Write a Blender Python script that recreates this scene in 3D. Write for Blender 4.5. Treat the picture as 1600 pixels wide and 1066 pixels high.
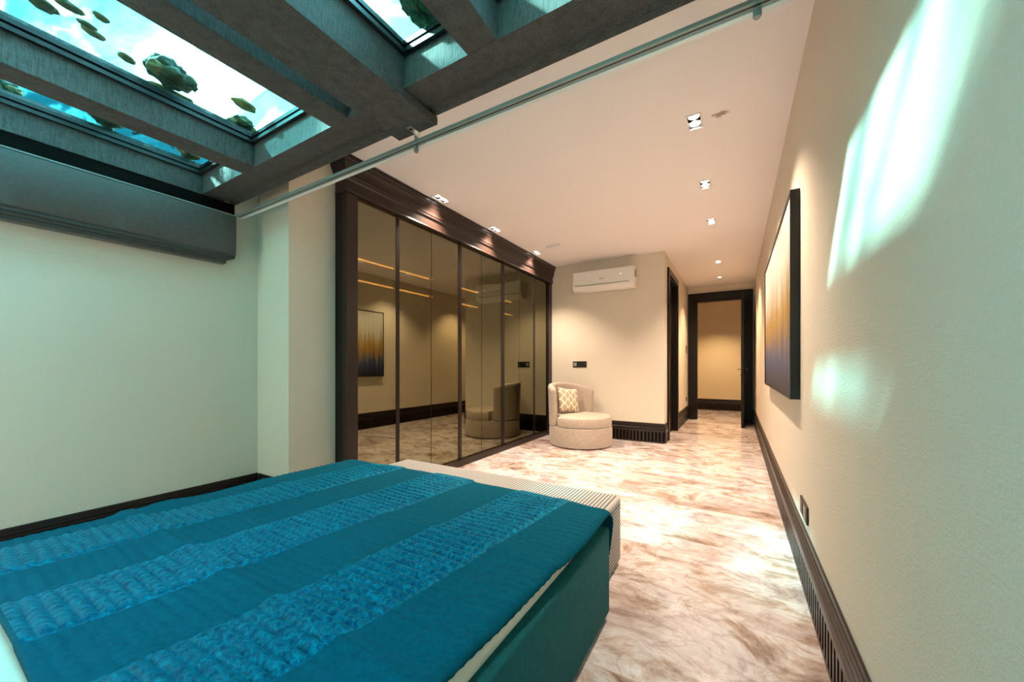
import bpy, bmesh, math, random
from mathutils import Vector, Matrix, noise
random.seed(7)
C = bpy.context.scene.collection
for o in list(bpy.data.objects): bpy.data.objects.remove(o)
SC = bpy.context.scene
PI = math.pi

# ------------------------------------------------------------------ camera
H = 1.2
F_PX, V0, YAW = 590.67, 572.6, math.radians(30.65)
cam_d = bpy.data.cameras.new('camera'); cam = bpy.data.objects.new('camera', cam_d); C.objects.link(cam)
cam.location = (0, 0, H); cam.rotation_euler = (PI/2, 0, YAW)
cam_d.sensor_fit = 'HORIZONTAL'; cam_d.sensor_width = 36; cam_d.lens = 36*F_PX/1600
cam_d.shift_y = (V0-533)/1600; cam_d.clip_start = 0.02; cam_d.clip_end = 200
SC.camera = cam

# ------------------------------------------------------------------ view, world, sun
SC.view_settings.view_transform = 'Standard'; SC.view_settings.look = 'None'
SC.view_settings.gamma = 1; SC.view_settings.use_curve_mapping = False
SC.view_settings.exposure = 0.86

W = bpy.data.worlds.new('sky'); SC.world = W; W.use_nodes = True
SKY_BLUE = (0.50, 0.60, 0.64); CLOUD = 20.0
def build_world():
    t = W.node_tree; t.nodes.clear(); n = t.nodes; l = t.links
    out = n.new('ShaderNodeOutputWorld'); bg = n.new('ShaderNodeBackground')
    tc = n.new('ShaderNodeTexCoord')
    nz = n.new('ShaderNodeTexNoise'); nz.inputs['Scale'].default_value = 2.6; nz.inputs['Detail'].default_value = 7
    nz.inputs['Roughness'].default_value = 0.62; nz.inputs['Distortion'].default_value = 0.6
    dot = n.new('ShaderNodeVectorMath'); dot.operation = 'DOT_PRODUCT'; dot.inputs[1].default_value = (-0.08, 0.85, 0.52)
    ma = n.new('ShaderNodeMath'); ma.operation = 'MULTIPLY_ADD'; ma.inputs[1].default_value = 0.45; ma.inputs[2].default_value = -0.165
    ad = n.new('ShaderNodeMath'); ad.operation = 'ADD'
    rp = n.new('ShaderNodeValToRGB'); e = rp.color_ramp.elements
    e[0].position = 0.47; e[0].color = (*SKY_BLUE, 1); e[1].position = 0.66; e[1].color = (0.92, 0.99, 1.10, 1)
    k = e.new(0.56); k.color = (0.65, 0.80, 0.82, 1)
    st = n.new('ShaderNodeMapRange'); st.inputs[1].default_value = 0.5; st.inputs[2].default_value = 0.66
    st.inputs[3].default_value = 4.6; st.inputs[4].default_value = CLOUD
    l.new(tc.outputs['Generated'], nz.inputs['Vector']); l.new(tc.outputs['Generated'], dot.inputs[0])
    l.new(dot.outputs['Value'], ma.inputs[0]); l.new(nz.outputs['Fac'], ad.inputs[0]); l.new(ma.outputs[0], ad.inputs[1])
    l.new(ad.outputs[0], rp.inputs[0]); l.new(ad.outputs[0], st.inputs[0])
    l.new(rp.outputs[0], bg.inputs['Color']); l.new(st.outputs[0], bg.inputs['Strength']); l.new(bg.outputs[0], out.inputs['Surface'])
build_world()

sun_d = bpy.data.lights.new('sun', 'SUN'); sun_d.energy = 14; sun_d.angle = math.radians(3.0); sun_d.color = (1, 0.97, 0.86)
sun = bpy.data.objects.new('sun', sun_d); C.objects.link(sun)
sun.rotation_euler = Vector((1.0, 0.85, -1.0)).to_track_quat('-Z', 'Y').to_euler()
WARM = (1.0, 0.785, 0.585)
SPOT_W = 140

# ------------------------------------------------------------------ dimensions
XR, XL, YB, YE, ZC = 0.3315, -3.47, 6.249, 9.5, 2.993
XC, YN, XP, YP = -0.956, -1.50, -3.0, 1.648
YH = 11.75
HB, TB = 0.305, 0.022
ZG = 2.685          # underside of the glass
ZB = 2.715          # top of the roof beams

def ray(u, v):
    a = (u-800)/F_PX; b = (V0-v)/F_PX; s, c = math.sin(YAW), math.cos(YAW)
    return Vector((-s+a*c, c+a*s, b))
def onz(z, u, v):
    r = ray(u, v); return Vector((0, 0, H)) + r*((z-H)/r.z)

# ------------------------------------------------------------------ materials
def mat(name, color, rough=0.6, metal=0.0, spec=0.4, coat=0.0, sheen=0.0):
    m = bpy.data.materials.new(name); m.use_nodes = True
    b = m.node_tree.nodes['Principled BSDF']
    b.inputs['Base Color'].default_value = (*color, 1); b.inputs['Roughness'].default_value = rough
    b.inputs['Metallic'].default_value = metal; b.inputs['Specular IOR Level'].default_value = spec
    b.inputs['Coat Weight'].default_value = coat; b.inputs['Sheen Weight'].default_value = sheen
    return m
def nodes(m): return m.node_tree.nodes, m.node_tree.links, m.node_tree.nodes['Principled BSDF']
def objco(n, l, scale=(1, 1, 1)):
    tc = n.new('ShaderNodeTexCoord'); mp = n.new('ShaderNodeMapping'); mp.inputs['Scale'].default_value = scale
    l.new(tc.outputs['Object'], mp.inputs['Vector']); return mp.outputs[0]
def tex_noise(n, l, vec, scale, detail=4, rough=0.55, dist=0.0):
    z = n.new('ShaderNodeTexNoise'); z.inputs['Scale'].default_value = scale; z.inputs['Detail'].default_value = detail
    z.inputs['Roughness'].default_value = rough; z.inputs['Distortion'].default_value = dist
    l.new(vec, z.inputs['Vector']); return z.outputs['Fac']
def bump(n, l, b, h, strength, dist=0.005):
    bp = n.new('ShaderNodeBump'); bp.inputs['Strength'].default_value = strength; bp.inputs['Distance'].default_value = dist
    l.new(h, bp.inputs['Height']); l.new(bp.outputs[0], b.inputs['Normal'])
def math2(n, l, op, a, b=None, c=None):
    m = n.new('ShaderNodeMath'); m.operation = op
    for i, x in enumerate((a, b, c)):
        if x is None: continue
        if isinstance(x, (int, float)): m.inputs[i].default_value = x
        else: l.new(x, m.inputs[i])
    return m.outputs[0]
def ramp(n, l, fac, stops):
    r = n.new('ShaderNodeValToRGB'); e = r.color_ramp.elements
    while len(e) > 1: e.remove(e[0])
    e[0].position = stops[0][0]; e[0].color = (*stops[0][1], 1)
    for p, c in stops[1:]:
        k = e.new(p); k.color = (*c, 1)
    l.new(fac, r.inputs[0]); return r.outputs[0]
def mix(n, l, fac, a, b, mode='MIX'):
    m = n.new('ShaderNodeMix'); m.data_type = 'RGBA'; m.blend_type = mode
    for sock, x in ((m.inputs[0], fac), (m.inputs[6], a), (m.inputs[7], b)):
        if isinstance(x, (int, float)): sock.default_value = x
        elif isinstance(x, tuple): sock.default_value = (*x, 1)
        else: l.new(x, sock)
    return m.outputs[2]

def wallpaper(name, color):
    m = mat(name, color, 0.75, spec=0.25); n, l, b = nodes(m)
    v = objco(n, l, (6, 6, 38)); f1 = tex_noise(n, l, v, 4, 3, 0.6)
    v2 = objco(n, l, (1, 1, 1)); f2 = tex_noise(n, l, v2, 170, 2, 0.5)
    h = math2(n, l, 'ADD', f1, math2(n, l, 'MULTIPLY', f2, 0.8))
    c = mix(n, l, math2(n, l, 'MULTIPLY', f2, 0.3), color, tuple(x*0.82 for x in color))
    l.new(c, b.inputs['Base Color']); bump(n, l, b, h, 0.45, 0.004); return m
M_WALL = wallpaper('beige_wallpaper', (0.74, 0.66, 0.555))
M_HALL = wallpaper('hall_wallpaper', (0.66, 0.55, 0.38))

def ceiling_mat():
    m = mat('ceiling_paint', (0.90, 0.85, 0.86), 0.8, spec=0.2); n, l, b = nodes(m)
    tc = n.new('ShaderNodeTexCoord')
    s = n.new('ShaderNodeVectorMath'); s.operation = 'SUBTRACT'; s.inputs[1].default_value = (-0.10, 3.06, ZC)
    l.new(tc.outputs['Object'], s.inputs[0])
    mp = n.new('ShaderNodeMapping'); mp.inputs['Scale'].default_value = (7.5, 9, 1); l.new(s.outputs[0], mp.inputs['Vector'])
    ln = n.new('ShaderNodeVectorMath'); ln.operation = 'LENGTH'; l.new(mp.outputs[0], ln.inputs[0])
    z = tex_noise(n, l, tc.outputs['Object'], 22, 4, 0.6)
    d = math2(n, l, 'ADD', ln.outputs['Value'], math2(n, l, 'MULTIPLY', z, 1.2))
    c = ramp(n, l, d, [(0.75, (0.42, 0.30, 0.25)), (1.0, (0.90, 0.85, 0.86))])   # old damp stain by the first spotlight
    l.new(c, b.inputs['Base Color']); return m
M_CEIL = ceiling_mat()

def marble():
    m = mat('polished_marble', (0.7, 0.62, 0.55), 0.16, spec=0.5); n, l, b = nodes(m)
    tc = n.new('ShaderNodeTexCoord'); sp = n.new('ShaderNodeSeparateXYZ'); l.new(tc.outputs['Object'], sp.inputs[0])
    TX, TY = 1.37, 0.687
    ux = math2(n, l, 'DIVIDE', math2(n, l, 'ADD', sp.outputs[0], 1.02), TX)
    uy = math2(n, l, 'DIVIDE', math2(n, l, 'SUBTRACT', sp.outputs[1], 1.478), TY)
    ix = math2(n, l, 'FLOOR', ux); iy = math2(n, l, 'FLOOR', uy)
    cb = n.new('ShaderNodeCombineXYZ'); l.new(math2(n, l, 'MULTIPLY', ix, 7.3), cb.inputs[0]); l.new(math2(n, l, 'MULTIPLY', iy, 3.7), cb.inputs[1])
    ad = n.new('ShaderNodeVectorMath'); l.new(tc.outputs['Object'], ad.inputs[0]); l.new(cb.outputs[0], ad.inputs[1])
    mp = n.new('ShaderNodeMapping'); mp.inputs['Scale'].default_value = (1.0, 1.55, 1); mp.inputs['Rotation'].default_value = (0, 0, 0.25)
    l.new(ad.outputs[0], mp.inputs['Vector']); V = mp.outputs[0]
    big = tex_noise(n, l, V, 1.1, 6, 0.62, 0.8)
    med = tex_noise(n, l, V, 2.4, 9, 0.70, 0.7)
    fine = tex_noise(n, l, V, 8, 8, 0.7, 0.8)
    c = ramp(n, l, big, [(0.32, (0.42, 0.31, 0.26)), (0.45, (0.64, 0.53, 0.46)), (0.55, (0.80, 0.72, 0.66)), (0.70, (0.66, 0.57, 0.53))])
    vein = ramp(n, l, med, [(0.35, (0.40, 0.29, 0.23)), (0.44, (0.78, 0.67, 0.58)), (0.50, (1, 1, 1)), (0.55, (0.92, 0.87, 0.86)), (0.65, (0.58, 0.48, 0.45))])
    c = mix(n, l, 1.0, c, vein, 'MULTIPLY')
    w = math2(n, l, 'ABSOLUTE', math2(n, l, 'SUBTRACT', tex_noise(n, l, V, 1.7, 3, 0.5, 1.6), 0.5))
    hair = ramp(n, l, w, [(0.0, (0.50, 0.36, 0.28)), (0.012, (0.9, 0.85, 0.8)), (0.03, (1, 1, 1))])
    c = mix(n, l, 0.38, c, hair, 'MULTIPLY')
    c = mix(n, l, 0.5, c, ramp(n, l, fine, [(0.35, (0.6, 0.5, 0.45)), (0.6, (1, 1, 1))]), 'MULTIPLY')
    c = mix(n, l, 1.0, c, (0.89, 0.955, 1.10), 'MULTIPLY')
    def edge(u, T):
        f = math2(n, l, 'FRACT', u); q = math2(n, l, 'MINIMUM', f, math2(n, l, 'SUBTRACT', 1.0, f))
        return math2(n, l, 'LESS_THAN', math2(n, l, 'MULTIPLY', q, T), 0.0022)
    j = math2(n, l, 'MAXIMUM', edge(ux, TX), edge(uy, TY))
    c = mix(n, l, math2(n, l, 'MULTIPLY', j, 0.6), c, (0.45, 0.38, 0.33))
    l.new(c, b.inputs['Base Color']); return m
M_FLOOR = marble()

def dark_wood():
    m = mat('espresso_wood', (0.009, 0.006, 0.005), 0.35, spec=0.3); n, l, b = nodes(m)
    f = tex_noise(n, l, objco(n, l, (30, 30, 2)), 3, 4, 0.6)
    l.new(ramp(n, l, f, [(0.3, (0.005, 0.0035, 0.003)), (0.7, (0.012, 0.008, 0.007))]), b.inputs['Base Color']); return m
M_WOOD = dark_wood()
M_WOODM = mat('brown_lacquered_wood', (0.022, 0.013, 0.011), 0.32, spec=0.35)
M_SLOT_SHADE = mat('dark_slot_and_shade', (0.006, 0.005, 0.004), 0.8, spec=0.05)  # baseboard slots; also painted shade under the left edge beam
def beam_mat():
    m = mat('embossed_beam_cladding', (0.17, 0.145, 0.13), 0.6, spec=0.3); n, l, b = nodes(m)
    f1 = tex_noise(n, l, objco(n, l, (90, 90, 9)), 2.2, 4, 0.65); f2 = tex_noise(n, l, objco(n, l, (14, 14, 150)), 1.6, 3, 0.6)
    h = math2(n, l, 'ADD', f1, math2(n, l, 'MULTIPLY', f2, 0.6))
    l.new(ramp(n, l, math2(n, l, 'MULTIPLY', h, 0.62), [(0.36, (0.042, 0.040, 0.039)), (0.60, (0.115, 0.108, 0.104))]), b.inputs['Base Color'])
    bump(n, l, b, h, 0.8, 0.005); return m
M_BEAM = beam_mat()
M_BLACK = mat('black_plastic', (0.012, 0.012, 0.012), 0.4)
M_FRAME = mat('black_metal_frame', (0.012, 0.014, 0.015), 0.35, spec=0.5)
M_WHITE = mat('white_plastic', (0.82, 0.80, 0.78), 0.35)
M_GREY = mat('grey_plastic', (0.30, 0.28, 0.27), 0.45)
M_ALU = mat('brushed_aluminium', (0.72, 0.72, 0.70), 0.3, metal=0.9)
M_TRACK = mat('satin_track', (0.26, 0.30, 0.29), 0.4, metal=0.2)
M_CHROME = mat('chrome', (0.7, 0.7, 0.7), 0.15, metal=1.0)
M_STEEL = mat('dark_bronze_handle', (0.05, 0.04, 0.035), 0.3, metal=0.8)

def fabric(name, color, scale=240, strength=0.4, rough=0.85, sheen=0.2, var=0.25):
    m = mat(name, color, rough, spec=0.2, sheen=sheen); n, l, b = nodes(m)
    f = tex_noise(n, l, objco(n, l), scale, 2, 0.6); g = tex_noise(n, l, objco(n, l), scale*0.15, 3, 0.6)
    k = math2(n, l, 'ADD', math2(n, l, 'MULTIPLY', f, 0.6), math2(n, l, 'MULTIPLY', g, 0.4))
    l.new(ramp(n, l, k, [(0.35, tuple(x*(1-var) for x in color)), (0.65, tuple(x*(1+var) for x in color))]), b.inputs['Base Color'])
    bump(n, l, b, f, strength, 0.002); return m
M_CHAIR = fabric('taupe_upholstery', (0.42, 0.34, 0.28))
M_BASE = fabric('teal_linen', (0.006, 0.115, 0.135), 320, 0.5, sheen=0.0)
M_MATT = fabric('cream_sheet', (0.78, 0.72, 0.62), 200, 0.2, var=0.06)
M_BLIND = fabric('grey_blind_cloth', (0.10, 0.09, 0.085), 260, 0.3, var=0.15)
M_BLIND2 = fabric('dark_blind_hem', (0.06, 0.053, 0.047), 260, 0.3, var=0.15)

def spread_mat():
    m = mat('teal_quilt', (0.0, 0.085, 0.125), 0.8, spec=0.05, sheen=0.0); n, l, b = nodes(m)
    f = tex_noise(n, l, objco(n, l), 60, 4, 0.6); l.new(ramp(n, l, f, [(0.3, (0.0, 0.075, 0.122)), (0.7, (0.0, 0.108, 0.172))]), b.inputs['Base Color'])
    bump(n, l, b, tex_noise(n, l, objco(n, l), 45, 5, 0.65), 0.35, 0.006); return m
M_QUILT = spread_mat()
def velvet_mat():
    m = mat('turquoise_velvet', (0.0, 0.15, 0.23), 0.42, metal=0.45, spec=0.05, sheen=0.8); n, l, b = nodes(m)
    b.inputs['Sheen Roughness'].default_value = 0.35; b.inputs['Sheen Tint'].default_value = (0.0, 0.62, 0.95, 1)
    f = tex_noise(n, l, objco(n, l, (1, 1, 1)), 75, 4, 0.65, 0.5)
    l.new(ramp(n, l, f, [(0.33, (0.0, 0.045, 0.115)), (0.5, (0.0, 0.12, 0.215)), (0.66, (0.0, 0.25, 0.38))]), b.inputs['Base Color'])
    bump(n, l, b, f, 0.55, 0.008); return m
M_VELVET = velvet_mat()

def stripe_mat():
    m = mat('grey_ribbed_fabric', (0.4, 0.4, 0.4), 0.7, spec=0.25); n, l, b = nodes(m)
    tc = n.new('ShaderNodeTexCoord'); sp = n.new('ShaderNodeSeparateXYZ'); l.new(tc.outputs['Object'], sp.inputs[0])
    k = math2(n, l, 'ADD', sp.outputs[0], sp.outputs[2])
    f = math2(n, l, 'FRACT', math2(n, l, 'MULTIPLY', k, 1/0.021))
    w = math2(n, l, 'ABSOLUTE', math2(n, l, 'SUBTRACT', f, 0.5))
    c = ramp(n, l, w, [(0.12, (0.52, 0.48, 0.45)), (0.24, (0.50, 0.46, 0.43)), (0.32, (0.15, 0.145, 0.15)), (0.5, (0.12, 0.12, 0.125))])
    l.new(c, b.inputs['Base Color']); bump(n, l, b, math2(n, l, 'SUBTRACT', 0.5, w), 0.5, 0.004); return m
M_STRIPE = stripe_mat()
M_PIPE = fabric('grey_piping', (0.22, 0.21, 0.21))

def lattice_mat():
    m = mat('lattice_cushion', (0.6, 0.45, 0.3), 0.8); n, l, b = nodes(m)
    tc = n.new('ShaderNodeTexCoord'); sp = n.new('ShaderNodeSeparateXYZ'); l.new(tc.outputs['Object'], sp.inputs[0])
    P = 0.125
    def line(sgn):
        k = math2(n, l, 'ADD', sp.outputs[0], math2(n, l, 'MULTIPLY', sp.outputs[2], sgn))
        wob = math2(n, l, 'MULTIPLY', math2(n, l, 'SINE', math2(n, l, 'MULTIPLY', math2(n, l, 'SUBTRACT', sp.outputs[0], math2(n, l, 'MULTIPLY', sp.outputs[2], sgn)), 2*PI/P)), 0.006)
        f = math2(n, l, 'FRACT', math2(n, l, 'DIVIDE', math2(n, l, 'ADD', k, wob), P))
        return math2(n, l, 'ABSOLUTE', math2(n, l, 'SUBTRACT', f, 0.5))
    d = math2(n, l, 'MINIMUM', line(1.0), line(-1.0))
    c = ramp(n, l, d, [(0.0, (0.85, 0.78, 0.64)), (0.075, (0.85, 0.78, 0.64)), (0.10, (0.46, 0.36, 0.25)), (0.5, (0.48, 0.38, 0.27))])
    l.new(c, b.inputs['Base Color']); return m
M_LATTICE = lattice_mat()

def mirror_mat():
    m = bpy.data.materials.new('bronze_mirror'); m.use_nodes = True; t = m.node_tree; n, l = t.nodes, t.links; n.clear()
    out = n.new('ShaderNodeOutputMaterial'); g = n.new('ShaderNodeBsdfGlossy'); g.inputs['Roughness'].default_value = 0.0
    g.inputs['Color'].default_value = (0.235, 0.225, 0.15, 1)
    tr = n.new('ShaderNodeBsdfTransparent'); tr.inputs['Color'].default_value = (0.8, 0.66, 0.4, 1)
    mx = n.new('ShaderNodeMixShader'); mx.inputs[0].default_value = 0.13
    l.new(g.outputs[0], mx.inputs[1]); l.new(tr.outputs[0], mx.inputs[2]); l.new(mx.outputs[0], out.inputs[0]); return m
M_MIRROR = mirror_mat()

def clear_mat(name, color, gloss):
    m = bpy.data.materials.new(name); m.use_nodes = True; t = m.node_tree; n, l = t.nodes, t.links; n.clear()
    out = n.new('ShaderNodeOutputMaterial'); g = n.new('ShaderNodeBsdfGlossy'); g.inputs['Roughness'].default_value = 0.02
    tr = n.new('ShaderNodeBsdfTransparent'); tr.inputs['Color'].default_value = (*color, 1)
    mx = n.new('ShaderNodeMixShader'); mx.inputs[0].default_value = gloss
    l.new(tr.outputs[0], mx.inputs[1]); l.new(g.outputs[0], mx.inputs[2]); l.new(mx.outputs[0], out.inputs[0]); return m, tr
M_GLASS, _ = clear_mat('roof_glass', (0.86, 0.97, 0.99), 0.03)
M_WSIDE, _ = clear_mat('water_body', (0.97, 1.0, 1.0), 0.0)
WATER_SHIFT = (-25.47, 37.48, -5.46)
def water_mat():
    m, tr = clear_mat('rippled_water_surface', (1, 1, 1), 0.02); n, l = m.node_tree.nodes, m.node_tree.links
    tc = n.new('ShaderNodeTexCoord'); mp = n.new('ShaderNodeMapping'); mp.inputs['Rotation'].default_value = (0, 0, math.radians(42)); mp.inputs['Scale'].default_value = (0.75, 2.3, 1)
    mp.inputs['Location'].default_value = WATER_SHIFT
    l.new(tc.outputs['Object'], mp.inputs['Vector']); v = mp.outputs[0]
    f = tex_noise(n, l, v, 1.9, 2, 0.5, 0.9)
    w = tex_noise(n, l, v, 5.0, 3, 0.55, 1.2)
    k = math2(n, l, 'ADD', math2(n, l, 'MULTIPLY', f, 0.8), math2(n, l, 'MULTIPLY', w, 0.2))
    c = ramp(n, l, k, [(0.48, (0.055, 0.235, 0.26)), (0.55, (0.12, 0.38, 0.41)), (0.595, (0.50, 1, 1.0))])  # bright streaks in the tint stand in for sun caustics
    l.new(c, tr.inputs['Color']); return m
M_WATER = water_mat()
def emit(name, color, s):
    m = bpy.data.materials.new(name); m.use_nodes = True; t = m.node_tree; n, l = t.nodes, t.links; n.clear()
    out = n.new('ShaderNodeOutputMaterial'); e = n.new('ShaderNodeEmission'); e.inputs[0].default_value = (*color, 1); e.inputs[1].default_value = s
    l.new(e.outputs[0], out.inputs[0]); return m
M_LAMP = emit('lamp_glow', (1.0, 0.90, 0.78), 9.0)
M_FILL = emit('warm_fill_glow', (1.0, 0.72, 0.48), 36.0)
M_DISPLAY = emit('display_glow', (1.0, 0.93, 0.85), 1.0)
M_LED = emit('led_strip_glow', (1.0, 0.62, 0.22), 30.0)
M_POOL = mat('turquoise_pool_tile', (0.001, 0.16, 0.20), 0.5)
M_POOLF = mat('pale_pool_edge', (0.45, 0.75, 0.78), 0.5)
def stone_mat(name, c1, c2, sc=14):
    m = mat(name, c1, 0.6); n, l, b = nodes(m)
    f = tex_noise(n, l, objco(n, l), sc, 6, 0.65, 0.4); l.new(ramp(n, l, f, [(0.36, c2), (0.6, c1)]), b.inputs['Base Color']); bump(n, l, b, f, 0.7, 0.02); return m
M_PEB = stone_mat('olive_pebble', (0.13, 0.13, 0.05), (0.045, 0.045, 0.02))
M_PEB2 = stone_mat('tan_pebble', (0.20, 0.16, 0.06), (0.07, 0.055, 0.025))
M_ROCK = stone_mat('mossy_rock', (0.07, 0.10, 0.05), (0.02, 0.015, 0.008), 16)
M_MOSS = stone_mat('bright_green_rock', (0.07, 0.22, 0.08), (0.01, 0.04, 0.01), 15)
M_GOLD = stone_mat('golden_stone', (0.40, 0.26, 0.06), (0.16, 0.10, 0.03))
M_PLANT = mat('dark_water_plant', (0.010, 0.022, 0.030), 0.6)

def art_mat():
    m = mat('abstract_painting', (0.5, 0.5, 0.5), 0.45, spec=0.4); n, l, b = nodes(m)
    tc = n.new('ShaderNodeTexCoord'); sp = n.new('ShaderNodeSeparateXYZ'); l.new(tc.outputs['Object'], sp.inputs[0])
    st = tex_noise(n, l, objco(n, l, (1, 9, 0.45)), 1.6, 6, 0.75, 0.0)
    st2 = tex_noise(n, l, objco(n, l, (1, 30, 0.7)), 2.0, 4, 0.7)
    z = math2(n, l, 'DIVIDE', sp.outputs[2], 1.31)
    k = math2(n, l, 'ADD', z, math2(n, l, 'MULTIPLY', math2(n, l, 'SUBTRACT', st, 0.5), 0.95))
    k = math2(n, l, 'ADD', k, math2(n, l, 'MULTIPLY', math2(n, l, 'SUBTRACT', st2, 0.5), 0.62))
    c = ramp(n, l, k, [(0.0, (0.015, 0.012, 0.02)), (0.12, (0.03, 0.035, 0.08)), (0.24, (0.03, 0.07, 0.20)), (0.31, (0.20, 0.16, 0.13)),
                       (0.37, (0.33, 0.17, 0.02)), (0.50, (0.36, 0.23, 0.06)), (0.57, (0.40, 0.35, 0.26)), (0.68, (0.50, 0.47, 0.41)), (1.0, (0.55, 0.55, 0.52))])
    l.new(c, b.inputs['Base Color']); bump(n, l, b, st2, 0.3, 0.004); return m
M_ART = art_mat()

# ------------------------------------------------------------------ mesh helpers
def bx(bm, x0, x1, y0, y1, z0, z1, mi=0):
    v = [bm.verts.new(p) for p in ((x0,y0,z0),(x1,y0,z0),(x1,y1,z0),(x0,y1,z0),(x0,y0,z1),(x1,y0,z1),(x1,y1,z1),(x0,y1,z1))]
    for f in ((0,3,2,1),(4,5,6,7),(0,1,5,4),(1,2,6,5),(2,3,7,6),(3,0,4,7)):
        fc = bm.faces.new([v[i] for i in f]); fc.material_index = mi
    return v
def box(*a):
    bm = bmesh.new(); bx(bm, *a); return bm
def prism(bm, prof, axis, a0, a1):
    """closed profile swept along an axis; prof holds the two other coordinates in order"""
    def P(p, a): return {'x': (a, p[0], p[1]), 'y': (p[0], a, p[1]), 'z': (p[0], p[1], a)}[axis]
    A = [bm.verts.new(P(p, a0)) for p in prof]; B = [bm.verts.new(P(p, a1)) for p in prof]
    n = len(prof)
    for i in range(n): bm.faces.new((A[i], A[(i+1) % n], B[(i+1) % n], B[i]))
    bm.faces.new(A[::-1]); bm.faces.new(B)
def tube(bm, pts, r, seg=8, taper=None):
    rings = []
    for i, p in enumerate(pts):
        p = Vector(p); a = Vector(pts[max(i-1, 0)]); b = Vector(pts[min(i+1, len(pts)-1)]); d = (b-a).normalized()
        x = d.orthogonal().normalized(); y = d.cross(x)
        rr = r if taper is None else r*(1+(taper-1)*i/(len(pts)-1))
        rings.append([bm.verts.new(p + (x*math.cos(2*PI*k/seg)+y*math.sin(2*PI*k/seg))*rr) for k in range(seg)])
    for A, B in zip(rings, rings[1:]):
        for k in range(seg): bm.faces.new((A[k], A[(k+1) % seg], B[(k+1) % seg], B[k]))
    bm.faces.new(rings[0][::-1]); bm.faces.new(rings[-1])
def lathe(bm, prof, cx, cy, seg=64):
    rings = [[bm.verts.new((cx+r*math.cos(2*PI*k/seg), cy+r*math.sin(2*PI*k/seg), z)) for k in range(seg)] for r, z in prof]
    for A, B in zip(rings, rings[1:]):
        for k in range(seg): bm.faces.new((A[k], A[(k+1) % seg], B[(k+1) % seg], B[k]))
    bm.faces.new(rings[0][::-1]); bm.faces.new(rings[-1])
def wloc(o):
    v = Vector((0, 0, 0))
    while o is not None: v = v + o.location; o = o.parent
    return v
def obj(name, bm, material, parent=None, origin=None, bevel=0, seg=2, smooth=False):
    bmesh.ops.recalc_face_normals(bm, faces=bm.faces[:])
    if bevel:
        bmesh.ops.bevel(bm, geom=[e for e in bm.edges if e.is_manifold and e.calc_face_angle(0) > 0.6], offset=bevel, segments=seg, profile=0.5, affect='EDGES', clamp_overlap=True)
    me = bpy.data.meshes.new(name)
    o = bpy.data.objects.new(name, me); C.objects.link(o)
    base = wloc(parent)
    if origin is not None: o.location = Vector(origin) - base
    sh = base + o.location
    for v in bm.verts: v.co -= sh
    bm.to_mesh(me); bm.free()
    for mm in (material if isinstance(material, (list, tuple)) else [material]): me.materials.append(mm)
    if smooth:
        me.polygons.foreach_set('use_smooth', [True]*len(me.polygons))
        try: me.set_sharp_from_angle(angle=math.radians(smooth if smooth is not True else 40))
        except Exception: pass
    if parent is not None: o.parent = parent
    return o
def thing(name, label, cat, loc=(0, 0, 0), group=None):
    o = bpy.data.objects.new(name, None); C.objects.link(o); o.location = loc; o.empty_display_size = 0.1
    o['label'] = label; o['category'] = cat
    if group: o['group'] = group
    return o
def tag(o, label, cat, group=None):
    o['label'] = label; o['category'] = cat
    if group: o['group'] = group
    return o
def struct(name, bm, m, parent=None, label=None, cat=None, **k):
    o = obj(name, bm, m, parent, **k)
    if parent is None:
        o['kind'] = 'structure'
        if label: o['label'] = label
        if cat: o['category'] = cat
    return o

# ------------------------------------------------------------------ shell of the room
struct('floor', box(-3.6, 1.6, YN-0.1, YH+0.12, -0.12, 0), M_FLOOR, label='polished cream and brown veined marble floor', cat='floor')

DL = []   # (x0,x1,y0,y1) holes for the spotlights
def dl(x, y, w=0.098, h=0.19): DL.append((x-w/2, x+w/2, y-h/2, y+h/2))
XA, XB = -0.263, -2.715
for y in (3.07, 4.18, 5.28, 7.36): dl(XA, y)
dl(XA-0.02, 8.66, 0.11, 0.11)
for y in (3.09, 4.14, 5.33): dl(XB, y)
dl(-0.4, 10.6)
def ceiling():
    x0, x1, y0, y1 = -3.6, 1.6, 1.44, YH+0.12
    xs = sorted({x0, x1} | {a for h in DL for a in h[:2]}); ys = sorted({y0, y1} | {a for h in DL for a in h[2:]})
    bm = bmesh.new(); vt = {}
    def V(x, y, z):
        k = (round(x, 5), round(y, 5), z)
        if k not in vt: vt[k] = bm.verts.new((x, y, z))
        return vt[k]
    for i in range(len(xs)-1):
        for j in range(len(ys)-1):
            cx, cy = (xs[i]+xs[i+1])/2, (ys[j]+ys[j+1])/2
            if any(h[0] < cx < h[1] and h[2] < cy < h[3] for h in DL): continue
            bm.faces.new([V(xs[i], ys[j], ZC), V(xs[i], ys[j+1], ZC), V(xs[i+1], ys[j+1], ZC), V(xs[i+1], ys[j], ZC)])
    bx(bm, x0, x1, y0, y1, ZC+0.13, ZC+0.20)
    for h in DL:
        a = [V(h[0], h[2], ZC), V(h[1], h[2], ZC), V(h[1], h[3], ZC), V(h[0], h[3], ZC)]
        b = [bm.verts.new((v.co.x, v.co.y, ZC+0.13)) for v in a]
        for k in range(4): bm.faces.new((a[k], a[(k+1) % 4], b[(k+1) % 4], b[k]))
    struct('ceiling', bm, M_CEIL, label='warm white painted ceiling with a small brown stain', cat='ceiling')
ceiling()
bm = box(XR, XR+0.14, YN, 1.44, 0, ZB-0.003); bx(bm, XR, XR+0.14, 1.44, YE+0.12, 0, ZC+0.19)
struct('wall_right', bm, M_WALL)
bm = box(XL-0.12, XL, YN, 1.44, 0, ZB-0.003); bx(bm, XL-0.12, XL, 1.44, YB+0.12, 0, ZC+0.19)
struct('wall_left', bm, M_WALL)
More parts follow.
